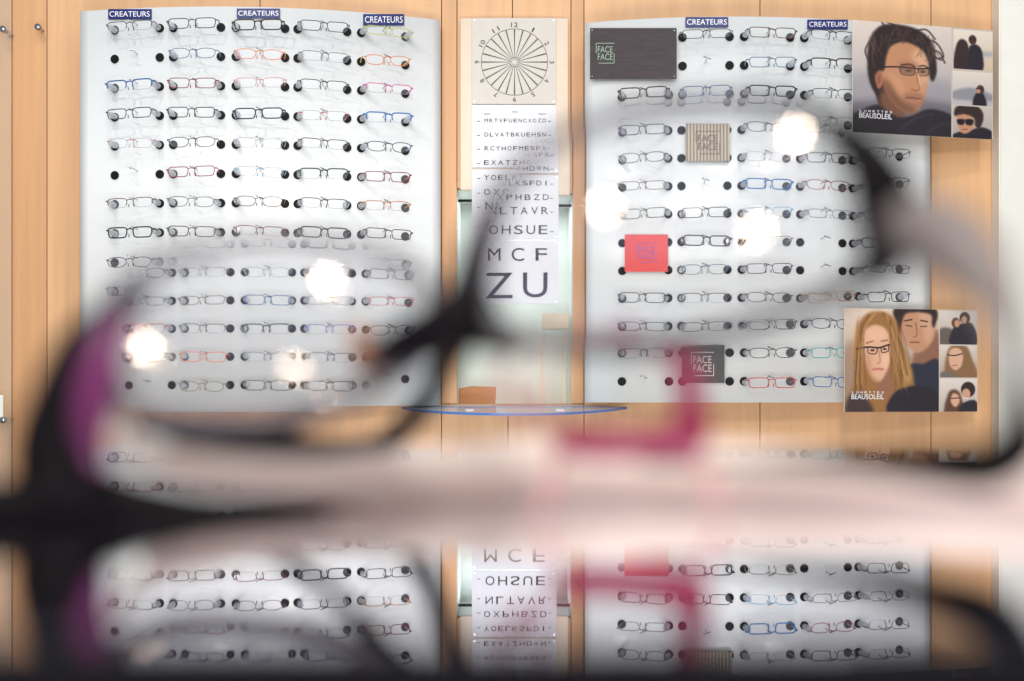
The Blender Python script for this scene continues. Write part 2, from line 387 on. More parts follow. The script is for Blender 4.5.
for S, x0, x1, y0, y1, cw in (('L', 109, 152, 9.5, 19.5, 'first'), ('L', 237, 280, 9, 18.5, 'third'), ('L', 363, 403.5, 14.5, 25.5, 'fifth'), ('R', 685.5, 728, 17.5, 27.5, 'second'), ('R', 807, 847, 20, 29.5, 'fourth')):
    bm = bmesh.new(); plate(bm, on_panel(S, 0.005), on_panel(S, 0.0012), x0, x1, y0, y1)
    o = obj('brand_sign', bm, BLUE)
    tag(o, 'blue CREATEURS sign over the %s column of the panel %s' % (cw, 'without posters' if S == 'L' else 'with posters'), 'sign', 'blue column signs')
    bm = bmesh.new(); letter(bm, 'CREATEURS', on_panel(S, 0.0056), x0+1.5, x1-1.5, y0+2.3, y1-2.3); obj('lettering', bm, LETTERW, o)

# ------------------------------------------------------------------ plates and cards of the frame maker
def face_logo(bm, fn, x0, x1, y0, y1, mi=1):
    w, h = x1-x0, y1-y0; t = h*0.03
    letter(bm, 'FACE', fn, x0+w*.1, x1-w*.1, y0+h*.16, y0+h*.47, mi); letter(bm, 'FACE', fn, x0+w*.1, x1-w*.1, y0+h*.52, y0+h*.83, mi)
    def bar(a, b, c, d):
        vs = [bm.verts.new(fn(*q)) for q in ((a, c), (b, c), (b, d), (a, d))]; bm.faces.new(vs).material_index = mi
    bar(x0, x0+t, y0, y0+h*.5); bar(x0, x1, y0, y0+t); bar(x1-t, x1, y0+h*.5, y1); bar(x0+w*.15, x1, y1-t, y1)
EMB = mat('plate_weave', (58, 48, 52), 0.6, var=0.35, scale=(20, 60, 500)); MINT = mat('mint_print', (150, 178, 160), 0.5)
def flatfn(P0, P1, D0, D1, off=0.0):
    """flat board through the picture columns P0..P1 at depths D0..D1"""
    def fn(px, py):
        # solve the ray through px with the line between the two ends in plan
        A = Vector(((P0-512)/F*D0, D0)); B = Vector(((P1-512)/F*D1, D1)); k = (px-512)/F
        u = (A.x-k*A.y)/((A.x-k*A.y)-(B.x-k*B.y)); p = A+(B-A)*u; d = p.y
        t = (B-A).normalized(); nn = Vector((t.y, -t.x))
        return Vector((p.x+nn.x*off, p.y+nn.y*off, CZ+(HOR-py)/F*d))
    return fn
def card(name, S, x0, x1, y0, y1, m, m2, logo, label, studs=True, off=0.014, skew=0.0):
    da = PAN[S]['d']+PAN[S]['a']*(x0-PAN[S]['x0'])**2-off; db = PAN[S]['d']+PAN[S]['a']*(x1-PAN[S]['x0'])**2-off
    f0, f1, f2 = flatfn(x0, x1, da, db), flatfn(x0, x1, da, db, -0.003), flatfn(x0, x1, da, db, 0.0008)
    bm = bmesh.new(); plate(bm, f0, f1, x0, x1, y0, y1, 1)
    o = obj(name, bm, m); tag(o, label, 'sign')
    if logo:
        bm = bmesh.new(); face_logo(bm, f2, *logo, mi=0); obj('logo', bm, m2, o)
    if studs:
        for sx in (x0+2.2, x1-2.2):
            for sy in (y0+2.5, y1-2.5):
                bm = bmesh.new(); v = f0(sx, sy); disc(bm, v+Vector((0, -0.001, 0)), (0, -1, 0), 0.0032, 0.003, 12); obj('stud', bm, STEEL, o, True)
    return o
card('brand_plaque', 'R', 590, 676.5, 28, 79, EMB, MINT, (596, 614.5, 43, 63.5), 'wide dark woven plaque with small FACE FACE logo at panel top', off=0.02)
STRIPE = bpy.data.materials.new('ribbed_card'); STRIPE.use_nodes = True
nt = STRIPE.node_tree; b = nt.nodes['Principled BSDF']; tc = nt.nodes.new('ShaderNodeTexCoord'); wv = nt.nodes.new('ShaderNodeTexWave'); wv.bands_direction = 'X'; wv.inputs['Scale'].default_value = 36
rp = nt.nodes.new('ShaderNodeValToRGB'); rp.color_ramp.elements[0].color = lin((104, 90, 72)); rp.color_ramp.elements[1].color = lin((188, 176, 150))
nt.links.new(tc.outputs['Object'], wv.inputs['Vector']); nt.links.new(wv.outputs['Fac'], rp.inputs['Fac']); nt.links.new(rp.outputs['Color'], b.inputs['Base Color']); b.inputs['Roughness'].default_value = 0.35
BRN = mat('brown_print', (90, 72, 58), 0.5); VIO = mat('violet_print', (140, 90, 170), 0.5); GREYP = mat('grey_print', (190, 190, 186), 0.5)
card('brand_card', 'R', 687, 732, 116.5, 155, STRIPE, BRN, (697, 722, 124, 148), 'ribbed brass-grey FACE FACE card in second column of panel', False)
card('brand_card', 'R', 624.5, 668.5, 230.5, 268.5, mat('coral_card', (222, 70, 68), 0.4, var=0.03), VIO, (636, 657, 239, 259), 'coral red square card hanging in first column of panel', False)
card('brand_card', 'R', 682, 724.5, 345, 383, mat('charcoal_card', (46, 44, 46), 0.5, var=0.1), GREYP, (691, 714, 352, 376), 'charcoal FACE FACE card at foot of panel, second column', False)

# ------------------------------------------------------------------ posters: painted prints on flat card
class Paint:
    def __init__(s, x0, x1, y0, y1, res):
        s.x0, s.x1, s.y0, s.y1 = x0, x1, y0, y1
        s.W = res; s.H = int(round(res*(y1-y0)/(x1-x0)))
        s.X, s.Y = np.meshgrid(np.linspace(x0, x1, s.W), np.linspace(y0, y1, s.H)); s.img = np.zeros((s.H, s.W, 3))
        s.clip = np.ones((s.H, s.W)); s.px = (x1-x0)/s.W
    def blur(s, m, f):
        f = f/s.px
        if f < 0.3: return m
        r = int(3*f)+1; k = np.exp(-0.5*(np.arange(-r, r+1)/f)**2); k /= k.sum()
        m = np.apply_along_axis(lambda v: np.convolve(np.pad(v, r, mode='edge'), k, 'valid'), 0, m)
        return np.apply_along_axis(lambda v: np.convolve(np.pad(v, r, mode='edge'), k, 'valid'), 1, m)
    def put(s, m, c, o=1.0):
        m = (m*s.clip*o)[..., None]; s.img = s.img*(1-m)+np.array(c, float)*m
    def rect(s, a, b, c, d): s.clip = ((s.X >= a) & (s.X <= b) & (s.Y >= c) & (s.Y <= d)).astype(float)
    def poly(s, pts, c, f=1.5, o=1.0, smooth=True):
        if smooth: pts = spline(pts, 6, True)
        m = np.zeros(s.X.shape, bool); n = len(pts)
        for i in range(n):
            xa, ya = pts[i]; xb, yb = pts[(i+1) % n]
            if ya == yb: continue
            m ^= ((ya > s.Y) != (yb > s.Y)) & (s.X < (xb-xa)*(s.Y-ya)/(yb-ya)+xa)
        s.put(s.blur(m.astype(float), f), c, o)
    def line(s, pts, w, c, f=0.8, o=1.0):
        pts = spline(pts, 6); D = np.full(s.X.shape, 1e9)
        for (xa, ya), (xb, yb) in zip(pts[:-1], pts[1:]):
            L2 = (xb-xa)**2+(yb-ya)**2+1e-9; t = np.clip(((s.X-xa)*(xb-xa)+(s.Y-ya)*(yb-ya))/L2, 0, 1)
            D = np.minimum(D, np.hypot(s.X-xa-t*(xb-xa), s.Y-ya-t*(yb-ya)))
        s.put(np.clip((w/2+f-D)/(2*f), 0, 1), c, o)
    def ell(s, x, y, a, b, c, f=1.5, o=1.0):
        q = np.hypot((s.X-x)/a, (s.Y-y)/b); s.put(np.clip((1-q)*min(a, b)/(2*f)+0.5, 0, 1), c, o)
    def grad(s, y0, y1, c0, c1):
        t = np.clip((s.Y-y0)/(y1-y0), 0, 1)[..., None]; m = s.clip[..., None]
        s.img = s.img*(1-m)+(np.array(c0, float)*(1-t)+np.array(c1, float)*t)*m
    def mesh(s, name, fn):
        """grid mesh with the print stored as a colour attribute; fn(x, y) -> point"""
        vs = [fn(s.X[j, i], s.Y[j, i]) for j in range(s.H) for i in range(s.W)]
        fs = [(j*s.W+i, (j+1)*s.W+i, (j+1)*s.W+i+1, j*s.W+i+1) for j in range(s.H-1) for i in range(s.W-1)]
        me = bpy.data.meshes.new(name); me.from_pydata(vs, [], fs); at = me.color_attributes.new('print', 'FLOAT_COLOR', 'POINT')
        v = np.clip(s.img.reshape(-1, 3)/255, 0, 1); l = np.where(v <= 0.04045, v/12.92, ((v+0.055)/1.055)**2.4)
        at.data.foreach_set('color', np.concatenate([l, np.ones((len(l), 1))], 1).astype(np.float32).ravel()); me.materials.append(PRINT)
        return me
Z = 3.093
def poster(name, pt, oy, X0, X1, D0, D1, label, words):
    f = flatfn(X0, X1, D0, D1); fb = flatfn(X0, X1, D0, D1, -0.003); ft = flatfn(X0, X1, D0, D1, 0.0006)
    # rows are laid on the board at the depth of its nearer edge so that it stays rectangular
    def flat(fnc):
        def g(x, y):
            v = fnc(820+x/Z, 0); v.z = CZ+(HOR-(oy+y/Z))/F*(D0+D1)/2; return v
        return g
    bm = bmesh.new(); a = flat(f); b = flat(fb)
    c = [a(pt.x0, pt.y0), a(pt.x1, pt.y0), a(pt.x1, pt.y1), a(pt.x0, pt.y1)]; d = [b(pt.x0, pt.y0), b(pt.x1, pt.y0), b(pt.x1, pt.y1), b(pt.x0, pt.y1)]
    off = (d[0]-c[0])*0.2
    A = [bm.verts.new(v+off) for v in c]; B = [bm.verts.new(v) for v in d]
    bm.faces.new(A); bm.faces.new(B[::-1])
    for k in range(4): bm.faces.new((A[k], A[(k+1) % 4], B[(k+1) % 4], B[k]))
    o = obj(name, bm, PAINT); tag(o, label, 'poster')
    link('printed_face', pt.mesh('printed_face', a), o)
    bm = bmesh.new(); g = flat(ft)
    for w, xa, xb, ya, yb in words:
        if w == 'LUNETTES':
            st = (xb-xa)/8
            for i, ch in enumerate(w): letter(bm, ch, g, xa+st*i+st*.2, xa+st*i+st*.75, ya, yb)
        else: letter(bm, w, g, xa, xb, ya, yb)
    obj('lettering', bm, LETTERW, o)
    return o
# --- man with windswept hair
p = Paint(101, 535, 78, 420, 330)
p.grad(78, 420, (214, 202, 192), (150, 146, 152))
p.poly([(98, 250), (200, 235), (407, 255), (407, 360), (98, 380)], (146, 142, 150), 14, .7)
p.poly([(98, 330), (407, 318), (407, 420), (98, 420)], (96, 92, 100), 10, .8)
p.poly([(95, 375), (130, 350), (190, 332), (260, 365), (330, 338), (375, 340), (415, 360), (440, 430), (90, 430)], (40, 35, 42), 3)
p.poly([(176, 200), (214, 190), (220, 320), (196, 344), (172, 300)], (70, 48, 42), 3)
p.poly([(188, 300), (215, 300), (262, 352), (240, 366), (196, 338)], (112, 76, 58), 4)
p.poly([(188, 215), (205, 150), (250, 128), (305, 142), (332, 188), (335, 236), (328, 285), (318, 315), (302, 343), (270, 352), (236, 334), (206, 296), (195, 255)], (186, 134, 100), 3)
p.poly([(300, 150), (330, 188), (334, 232), (326, 262), (304, 232), (286, 180)], (218, 172, 138), 8, .8)
p.poly([(196, 250), (226, 270), (250, 312), (286, 336), (304, 345), (268, 353), (234, 334), (204, 296)], (126, 84, 62), 6, .85)
p.poly([(258, 296), (290, 288), (322, 298), (314, 330), (284, 344), (262, 326)], (140, 98, 76), 6, .6)
p.ell(180, 252, 15, 30, (176, 116, 86), 2); p.ell(183, 254, 7, 18, (120, 74, 56), 4, .7)
p.poly([(146, 200), (150, 150), (166, 110), (196, 86), (248, 82), (300, 92), (338, 118), (356, 160), (360, 220), (348, 250), (338, 232), (334, 188), (312, 152), (262, 134), (222, 148), (206, 180), (198, 226), (184, 226), (170, 250), (184, 306), (164, 288), (150, 250)], (44, 33, 32), 3)
for q in ([(330, 120), (362, 132), (382, 168), (368, 178)], [(340, 150), (370, 160), (386, 190)], [(344, 180), (358, 210), (350, 246)], [(150, 200), (140, 170), (152, 140)], [(200, 90), (190, 72), (230, 84)], [(300, 95), (330, 92), (356, 118)], [(335, 128), (352, 170), (376, 182)]): p.line(q, 5, (52, 40, 38), 2, .85)
for q in ([(230, 100), (215, 130), (210, 160)], [(270, 96), (258, 118), (262, 132)], [(310, 112), (330, 140), (340, 180)], [(170, 130), (162, 180), (168, 220)]): p.line(q, 4, (86, 66, 58), 3, .7)
p.line([(252, 206), (275, 202), (292, 208)], 5, (50, 36, 34), 1.5); p.line([(306, 206), (322, 203), (332, 208)], 4, (50, 36, 34), 1.5)
p.ell(274, 222, 9, 4, (60, 42, 38), 1.5); p.ell(318, 222, 8, 4, (60, 42, 38), 1.5)
p.poly([(246, 212), (292, 214), (290, 233), (252, 232)], (110, 84, 70), 2, .55); p.poly([(303, 214), (336, 212), (334, 232), (306, 233)], (110, 84, 70), 2, .55)
p.line([(186, 216), (244, 212), (294, 213), (304, 214), (338, 210)], 4.5, (30, 26, 30), .8); p.line([(248, 213), (253, 233), (290, 234), (293, 215)], 2, (40, 34, 36), .7); p.line([(304, 215), (307, 234), (333, 232), (337, 213)], 2, (40, 34, 36), .7)
p.line([(298, 226), (304, 262), (308, 276), (296, 282), (284, 278)], 4, (136, 88, 64), 2, .8); p.line([(304, 230), (310, 262)], 4, (232, 190, 158), 2.5, .7)
p.line([(266, 306), (286, 304), (298, 306), (312, 305)], 3.5, (112, 62, 56), 1.5, .9); p.line([(270, 314), (292, 317), (310, 312)], 6, (190, 126, 106), 3, .7)
p.poly([(206, 262), (236, 300), (262, 322), (300, 338), (272, 352), (236, 336), (208, 300)], (104, 70, 54), 9, .5); p.poly([(246, 200), (300, 198), (298, 216), (252, 214)], (120, 80, 60), 7, .55); p.poly([(214, 236), (250, 250), (262, 286), (236, 290)], (204, 150, 116), 9, .6); p.poly([(306, 244), (326, 246), (322, 280), (312, 286)], (210, 158, 124), 7, .6)
for i in range(60):
    t = random.random(); xx = 150+t*205; yy = 92+40*abs(t-.5)**1.5*2+random.uniform(-6, 30)
    p.line([(xx, yy), (xx+random.uniform(-14, 14), yy+22), (xx+random.uniform(-22, 22), yy+48)] if abs(t-.5) > .28 else [(xx, yy-4), (xx+random.uniform(-16, 16), yy+10), (xx+random.uniform(-22, 22), yy+22)], 2, random.choice([(84, 64, 56), (30, 22, 24), (66, 48, 44), (108, 84, 72)]), 1.5, .5)
for q in ([(120, 380), (170, 350), (210, 352)], [(250, 400), (300, 366), (350, 350)], [(330, 410), (380, 380), (405, 380)]): p.line(q, 6, (66, 58, 66), 4, .6)
p.clip[:] = 1; p.rect(407, 535, 78, 420); p.poly([(400, 70), (540, 70), (540, 425), (400, 425)], (196, 186, 176), 1, 1, False)
def thumb(p, x0, x1, y0, y1, bg0, bg1): p.rect(x0, x1, y0, y1); p.grad(y0, y1, bg0, bg1)
thumb(p, 413, 533, 82, 206, (226, 216, 204), (206, 184, 158)); p.poly([(410, 150), (535, 146), (535, 160), (410, 164)], (168, 168, 172), 4)
p.poly([(414, 206), (418, 150), (426, 122), (440, 112), (456, 124), (462, 160), (464, 206)], (54, 40, 38), 2); p.poly([(462, 206), (458, 150), (468, 128), (488, 128), (502, 150), (503, 206)], (40, 36, 44), 2); p.ell(472, 112, 12, 15, (70, 46, 40), 2); p.line([(462, 108), (480, 110)], 4, (30, 26, 28))
thumb(p, 410, 533, 212, 316, (220, 210, 198), (180, 176, 176)); p.poly([(408, 278), (470, 262), (535, 282), (535, 300), (408, 300)], (140, 140, 146), 3); p.poly([(474, 318), (478, 286), (490, 276), (506, 280), (514, 318)], (34, 30, 38), 2); p.ell(496, 266, 12, 14, (70, 48, 42), 2); p.ell(490, 270, 6, 8, (188, 140, 112), 2); p.line([(484, 264), (502, 264)], 3, (30, 26, 28))
thumb(p, 410, 532, 320, 420, (196, 186, 178), (170, 160, 156)); p.poly([(408, 422), (424, 404), (460, 396), (500, 384), (532, 396), (534, 422)], (36, 32, 40), 2); p.poly([(422, 360), (432, 344), (458, 340), (476, 360), (474, 388), (452, 406), (432, 398)], (190, 138, 106), 2)
p.poly([(416, 352), (420, 326), (456, 314), (494, 324), (506, 352), (494, 386), (480, 380), (476, 356), (450, 346), (432, 348)], (52, 38, 36), 2); p.poly([(424, 364), (446, 362), (444, 378), (428, 378)], (28, 24, 28), 1.5); p.poly([(450, 362), (474, 362), (470, 378), (453, 378)], (28, 24, 28), 1.5); p.line([(440, 394), (456, 392)], 3, (130, 74, 64), 1.5)
poster('portrait_poster', p, 0, 852, 993, 3.842, 3.955, 'poster of a windswept man in dark-framed glasses at the upper panel end', [('LUNETTES', 120, 226, 350, 356.5), ('BEAUSOLEIL', 121, 222, 359, 375)])
# --- long-haired woman with a man behind her
p = Paint(76, 487, 338, 655, 320)
p.grad(338, 655, (216, 196, 180), (150, 130, 116))
p.poly([(70, 480), (110, 440), (140, 560), (130, 660), (70, 660)], (150, 118, 96), 10, .7)
p.poly([(296, 462), (352, 400), (372, 430), (372, 520), (290, 520)], (140, 98, 78), 5)
p.poly([(236, 336), (352, 336), (356, 372), (352, 424), (328, 460), (298, 472), (264, 444), (244, 392)], (190, 140, 110), 3)
p.poly([(302, 338), (352, 336), (352, 410), (330, 446), (318, 400)], (212, 166, 138), 6, .7)
p.poly([(232, 372), (236, 336), (356, 336), (354, 392), (346, 384), (340, 352), (270, 350), (252, 384), (246, 420)], (50, 38, 36), 3)
p.line([(262, 374), (284, 370)], 4, (60, 42, 38), 1.5); p.line([(312, 372), (332, 376)], 4, (60, 42, 38), 1.5); p.line([(266, 388), (284, 391)], 3, (66, 46, 42), 1.2); p.line([(312, 391), (330, 390)], 3, (66, 46, 42), 1.2)
p.line([(296, 380), (300, 416), (290, 424)], 4, (140, 92, 72), 2, .8); p.line([(280, 440), (306, 440)], 4, (130, 74, 66), 1.8)
p.poly([(268, 520), (320, 506), (368, 500), (372, 660), (230, 660)], (44, 48, 60), 3)
p.poly([(118, 388), (150, 352), (196, 348), (234, 372), (252, 430), (276, 500), (290, 560), (296, 660), (96, 660), (104, 560), (108, 450)], (150, 106, 60), 4)
p.poly([(240, 410), (262, 470), (284, 540), (268, 570), (246, 500)], (196, 152, 96), 6, .7)
p.poly([(172, 548), (212, 512), (224, 560), (226, 600), (186, 610)], (146, 102, 76), 5)
p.poly([(136, 430), (142, 402), (172, 388), (204, 402), (218, 440), (216, 500), (202, 540), (184, 562), (164, 556), (146, 520), (138, 476)], (218, 170, 138), 3)
p.poly([(140, 480), (160, 540), (186, 562), (168, 562), (148, 530)], (164, 114, 86), 5, .7)
for q in ([(150, 360), (126, 420), (120, 520), (130, 600)], [(196, 352), (228, 400), (240, 480), (250, 560), (244, 640)], [(216, 380), (250, 450), (270, 540)], [(112, 500), (112, 580), (120, 650)]): p.line(q, 6, (104, 70, 42), 4, .65)
for q in ([(170, 354), (136, 400), (128, 480)], [(206, 360), (236, 440), (258, 540), (262, 600)]): p.line(q, 5, (206, 164, 106), 4, .6)
p.poly([(230, 596), (296, 574), (356, 590), (370, 660), (214, 660)], (42, 38, 44), 3); p.poly([(80, 660), (96, 600), (140, 610), (164, 660)], (64, 52, 50), 5)
p.line([(112, 462), (150, 456), (182, 458), (214, 448)], 5, (28, 26, 30), .9); p.line([(148, 457), (150, 474), (172, 476), (178, 460)], 3, (34, 30, 34), .8); p.line([(188, 457), (192, 472), (210, 468), (213, 450)], 3, (34, 30, 34), .8)
p.ell(162, 466, 7, 3.5, (70, 52, 46), 1.3); p.ell(200, 462, 6, 3.5, (70, 52, 46), 1.3); p.line([(144, 444), (164, 438)], 4, (120, 84, 56), 1.8); p.line([(190, 438), (208, 434)], 4, (120, 84, 56), 1.8)
p.line([(182, 466), (186, 500), (178, 506)], 4, (172, 118, 92), 2, .8); p.line([(164, 525), (178, 523), (194, 524)], 6, (178, 96, 90), 2.5, .9)
p.poly([(138, 470), (156, 480), (160, 530), (150, 524)], (186, 136, 106), 7, .7); p.poly([(196, 476), (214, 480), (206, 520), (194, 512)], (236, 194, 164), 6, .6); p.poly([(150, 404), (190, 396), (206, 430), (150, 436)], (232, 188, 158), 8, .5)
for i in range(70):
    sd = random.random() < .45; y0 = random.uniform(360, 470)
    x0_ = random.uniform(112, 138) if sd else random.uniform(214, 246); dx = random.uniform(-16, 6) if sd else random.uniform(4, 40)
    p.line([(x0_, y0), (x0_+dx*.5, y0+60), (x0_+dx, y0+130)], 2.2, random.choice([(196, 152, 96), (112, 76, 46), (170, 124, 74), (90, 60, 40)]), 1.5, .5)
p.rect(368, 490, 330, 660); p.poly([(366, 330), (490, 330), (490, 660), (366, 660)], (206, 196, 186), 1, 1, False)
thumb(p, 371, 486, 342, 446, (214, 204, 194), (176, 166, 158)); p.poly([(370, 398), (410, 400), (408, 446), (370, 446)], (104, 92, 86), 3); p.poly([(404, 446), (408, 402), (428, 384), (470, 380), (484, 446)], (48, 44, 50), 2); p.ell(420, 378, 13, 16, (96, 66, 50), 2); p.ell(424, 380, 8, 11, (200, 150, 120), 2); p.ell(448, 362, 16, 18, (52, 38, 36), 2); p.ell(446, 368, 9, 12, (190, 142, 114), 2)
thumb(p, 371, 486, 450, 549, (218, 206, 196), (170, 150, 134)); p.poly([(392, 549), (394, 470), (416, 446), (452, 450), (470, 490), (484, 549)], (136, 102, 70), 3); p.poly([(398, 490), (404, 462), (426, 456), (442, 474), (438, 510), (420, 526), (404, 514)], (216, 170, 142), 2); p.line([(394, 478), (416, 480), (440, 474)], 3.5, (44, 38, 42)); p.line([(410, 512), (424, 510)], 3, (170, 92, 86)); p.poly([(370, 549), (380, 530), (410, 536), (420, 552)], (110, 104, 100), 3)
thumb(p, 371, 486, 553, 656, (222, 212, 202), (184, 174, 166)); p.poly([(386, 660), (396, 600), (414, 586), (434, 600), (442, 660)], (96, 66, 50), 3); p.poly([(404, 616), (412, 598), (428, 604), (432, 624), (420, 640), (408, 632)], (216, 168, 140), 2); p.line([(402, 614), (432, 612)], 3, (40, 34, 38)); p.poly([(430, 660), (440, 630), (480, 620), (488, 660)], (44, 42, 48), 2); p.ell(458, 586, 22, 24, (54, 40, 38), 2); p.ell(452, 600, 13, 17, (206, 158, 130), 2); p.line([(442, 612), (458, 614)], 2.5, (240, 230, 224), 1)
poster('portrait_poster', p, 200, 843.5, 984, 3.836, 3.945, 'poster of a long-haired woman in glasses before a man, low on panel', [('LUNETTES', 96, 200, 592, 598.5), ('BEAUSOLEIL', 97, 197, 601, 616)])

# ------------------------------------------------------------------ eye chart
DC = 4.03
def cf(off=0.0): return lambda x, y: Vector(((x-512)/F*(DC-off), DC-off, CZ+(HOR-y)/F*(DC-off)))
def ul(x, y): return 640+(x-640)/0.975, 400+(y-400)/0.975
bm = bmesh.new(); box(bm, (wx(460.5, DC), DC, wz(190, DC)), (wx(568, DC), WALL-0.0005, wz(18, DC)), bev=0.002)
chart = obj('eye_chart', bm, BACKING)
tag(chart, 'tall eye test chart with astigmatism dial and letter rows on pale backing', 'eye chart')
def cboard(nm, x0, x1, y0, y1, m):
    bm = bmesh.new(); box(bm, (wx(x0, DC), DC-0.006, wz(y1, DC)), (wx(x1, DC), DC-0.0003, wz(y0, DC)), bev=0.0008); o = obj(nm, bm, m, chart)
    for sx in (x0+2.5, x1-2.5):
        for sy in (y0+2.5, y1-2.5):
            b2 = bmesh.new(); disc(b2, (wx(sx, DC), DC-0.0068, wz(sy, DC)), (0, -1, 0), 0.0022, 0.0016, 10); obj('screw', b2, STEEL, o)
    return o
cboard('dial_board', 472, 556, 18.5, 104.5, CREAM)
for y0, y1 in ((105.3, 168), (169.6, 235.6), (236.8, 301.5)): cboard('letter_board', 472, 556.5, y0, y1, BOARD)
FN = cf(0.0072)
bm = bmesh.new()
cx, cy = 514.5, 62.0
def bar(x0, y0, x1, y1, w0, w1):
    d = math.hypot(x1-x0, y1-y0); nx, ny = -(y1-y0)/d, (x1-x0)/d
    bm.faces.new([bm.verts.new(FN(*q)) for q in ((x0+nx*w0/2, y0+ny*w0/2), (x1+nx*w1/2, y1+ny*w1/2), (x1-nx*w1/2, y1-ny*w1/2), (x0-nx*w0/2, y0-ny*w0/2))])
def ring(r, w, n=48):
    for k in range(n):
        a, b = 2*math.pi*k/n, 2*math.pi*(k+1)/n
        bm.faces.new([bm.verts.new(FN(cx+math.cos(t)*q, cy+math.sin(t)*q)) for t, q in ((a, r-w/2), (b, r-w/2), (b, r+w/2), (a, r+w/2))])
ring(33.2, 0.45); ring(4.6, 0.5); ring(3.0, 0.3)
for k in range(24):
    t = math.pi*2*k/24
    bar(cx+math.sin(t)*5.2, cy-math.cos(t)*5.2, cx+math.sin(t)*32.6, cy-math.cos(t)*32.6, 0.35, 1.15)
for k in range(1, 13):
    t = math.pi*2*k/12; s = str(k); u, v = math.sin(t), -math.cos(t); ox, oy = cx+u*37.3, cy+v*37.3
    w = 3.4*len(s) if len(s) > 1 else (3.0 if k != 1 else 1.6); h = 4.6
    if k in (6,): fnr = FN
    def fnr(x, y, t=t if k != 6 else 0.0, ox=ox, oy=oy):
        dx, dy = x-ox, y-oy; return FN(ox+dx*math.cos(t)-dy*math.sin(t), oy+dx*math.sin(t)+dy*math.cos(t))
    letter(bm, s, fnr, ox-w/2, ox+w/2, oy-h/2, oy+h/2)
def row(s, xa, xb, yc, h, wl):
    n = len(s); st = ((xb-xa)-wl)/(n-1)
    for i, ch in enumerate(s):
        w = wl*(0.25 if ch == 'I' else 1.0); c = xa+wl/2+st*i
        letter(bm, ch, FN, c-w/2, c+w/2, yc-h/2, yc+h/2)
    m = max(1.6, h*0.12)
    for q in (478.5, 549.5): letter(bm, '-', FN, q-1.6, q+1.6, yc+h*.2-.3, yc+h*.2+.3)
row('MRTVFUENCXOZD', 484.5, 546, 120.5, 3.6, 3.4); row('DLVATBKUEHSN', 484.5, 546, 134.5, 3.9, 3.7); row('RCYHOFMESPA', 484.5, 546, 148.3, 4.2, 4.1); row('EXATZHDWN', 484, 546, 162.5, 4.6, 5.0)
row('YOELKSFDI', 484, 546, 177.5, 5.0, 5.2); row('OXPHBZD', 484, 546.5, 192, 5.8, 6.2); row('NLTAVR', 485.5, 546, 205.8, 7.4, 7.2); row('OHSUE', 485.5, 545, 225.4, 9.0, 9.0)
letter(bm, 'Notation', FN, 484, 490, 113, 114.6); letter(bm, 'Distance', FN, 512, 518, 111, 112.4); letter(bm, 'Vision', FN, 538, 546, 113, 114.6)
obj('lettering', bm, LETTERK, chart)
bm = bmesh.new()
for ch, a, b, y, h in (('M', 488, 500.5, 254.5, 12.6), ('C', 511.5, 524, 254.5, 13.2), ('F', 535.5, 547, 254.5, 12.6), ('Z', 485.5, 512.5, 285.5, 25.5), ('U', 523, 547.5, 285, 25)):
    x0, y0 = ul(a, y-h/2); x1, y1 = ul(b, y+h/2); letter(bm, ch, FN, x0, x1, y0, y1)
obj('large_lettering', bm, mat('dark_violet_print', (44, 38, 66), 0.5), chart)
# things in the recess behind the chart
bm = bmesh.new(); d = 4.2; vs = [(wx(459, d), wz(388.5, d)), (wx(471, d), wz(386, d)), (wx(496, d), wz(387, d)), (wx(495, d), RZ0+0.0005), (wx(459, d), RZ0+0.0005)]
A = [bm.verts.new((x, d, z)) for x, z in vs]; B = [bm.verts.new((x, d+0.08, z)) for x, z in vs]; bm.faces.new(A); bm.faces.new(B[::-1])
for k in range(5): bm.faces.new((A[k], A[(k+1) % 5], B[(k+1) % 5], B[k]))
tag(obj('wooden_block', bm, BLOCK), 'brown wooden block lying on the floor of the recess', 'block')
bm = bmesh.new(); d = 4.24; box(bm, (wx(540, d), d, wz(327, d)), (RX1-0.003, d+0.04, wz(311, d)), bev=0.002); box(bm, (wx(541, d), d+0.01, RZ0+0.001), (wx(543, d), d+0.03, wz(327, d))); box(bm, (wx(563, d), d+0.01, RZ0+0.001), (wx(565, d), d+0.03, wz(327, d)))
tag(obj('side_table', bm, BEIGE), 'pale beige stand against the recess side below the chart', 'stand')
bm = bmesh.new(); box(bm, (RX0+0.001, WALL+0.05, wz(198)-0.004), (RX1-0.001, WALL+0.055, wz(198)+0.003)); tag(obj('hanging_rail', bm, RUBBER), 'thin black rail across the recess behind the chart', 'rail')

# ------------------------------------------------------------------ glass shelf under the chart
bm = bmesh.new(); SZ = CZ+(HOR-405.5)/F*(WALL-0.004)
fr = spline([(402, 3.99), (425, 3.86), (470, 3.76), (515, 3.73), (560, 3.76), (602, 3.87), (627, 3.99)], 6)
ol = [((p[0]-512)/F*4.0, p[1]) for p in fr]+[((p-512)/F*4.0, WALL-0.004) for p in (600, 430)]
def sz(y): return SZ-(WALL-0.004-y)*0.055
A = [bm.verts.new((x, y, sz(y))) for x, y in ol]; B = [bm.verts.new((x, y, sz(y)-0.006)) for x, y in ol]
bm.faces.new(A); bm.faces.new(B[::-1]); n = len(A)
for k in range(n): bm.faces.new((A[k], A[(k+1) % n], B[(k+1) % n], B[k])).material_index = 1
shelf = obj('glass_shelf', bm, [SHELFG, SHELFEDGE]); tag(shelf, 'bow-fronted glass shelf with blue edge on the wall below the chart', 'shelf')
for q in (470, 560):
    bm = bmesh.new(); box(bm, (wx(q)-0.012, WALL-0.03, SZ-0.016), (wx(q)+0.012, WALL-0.0005, SZ-0.0085), bev=0.002); obj('bracket', bm, STEEL, shelf)

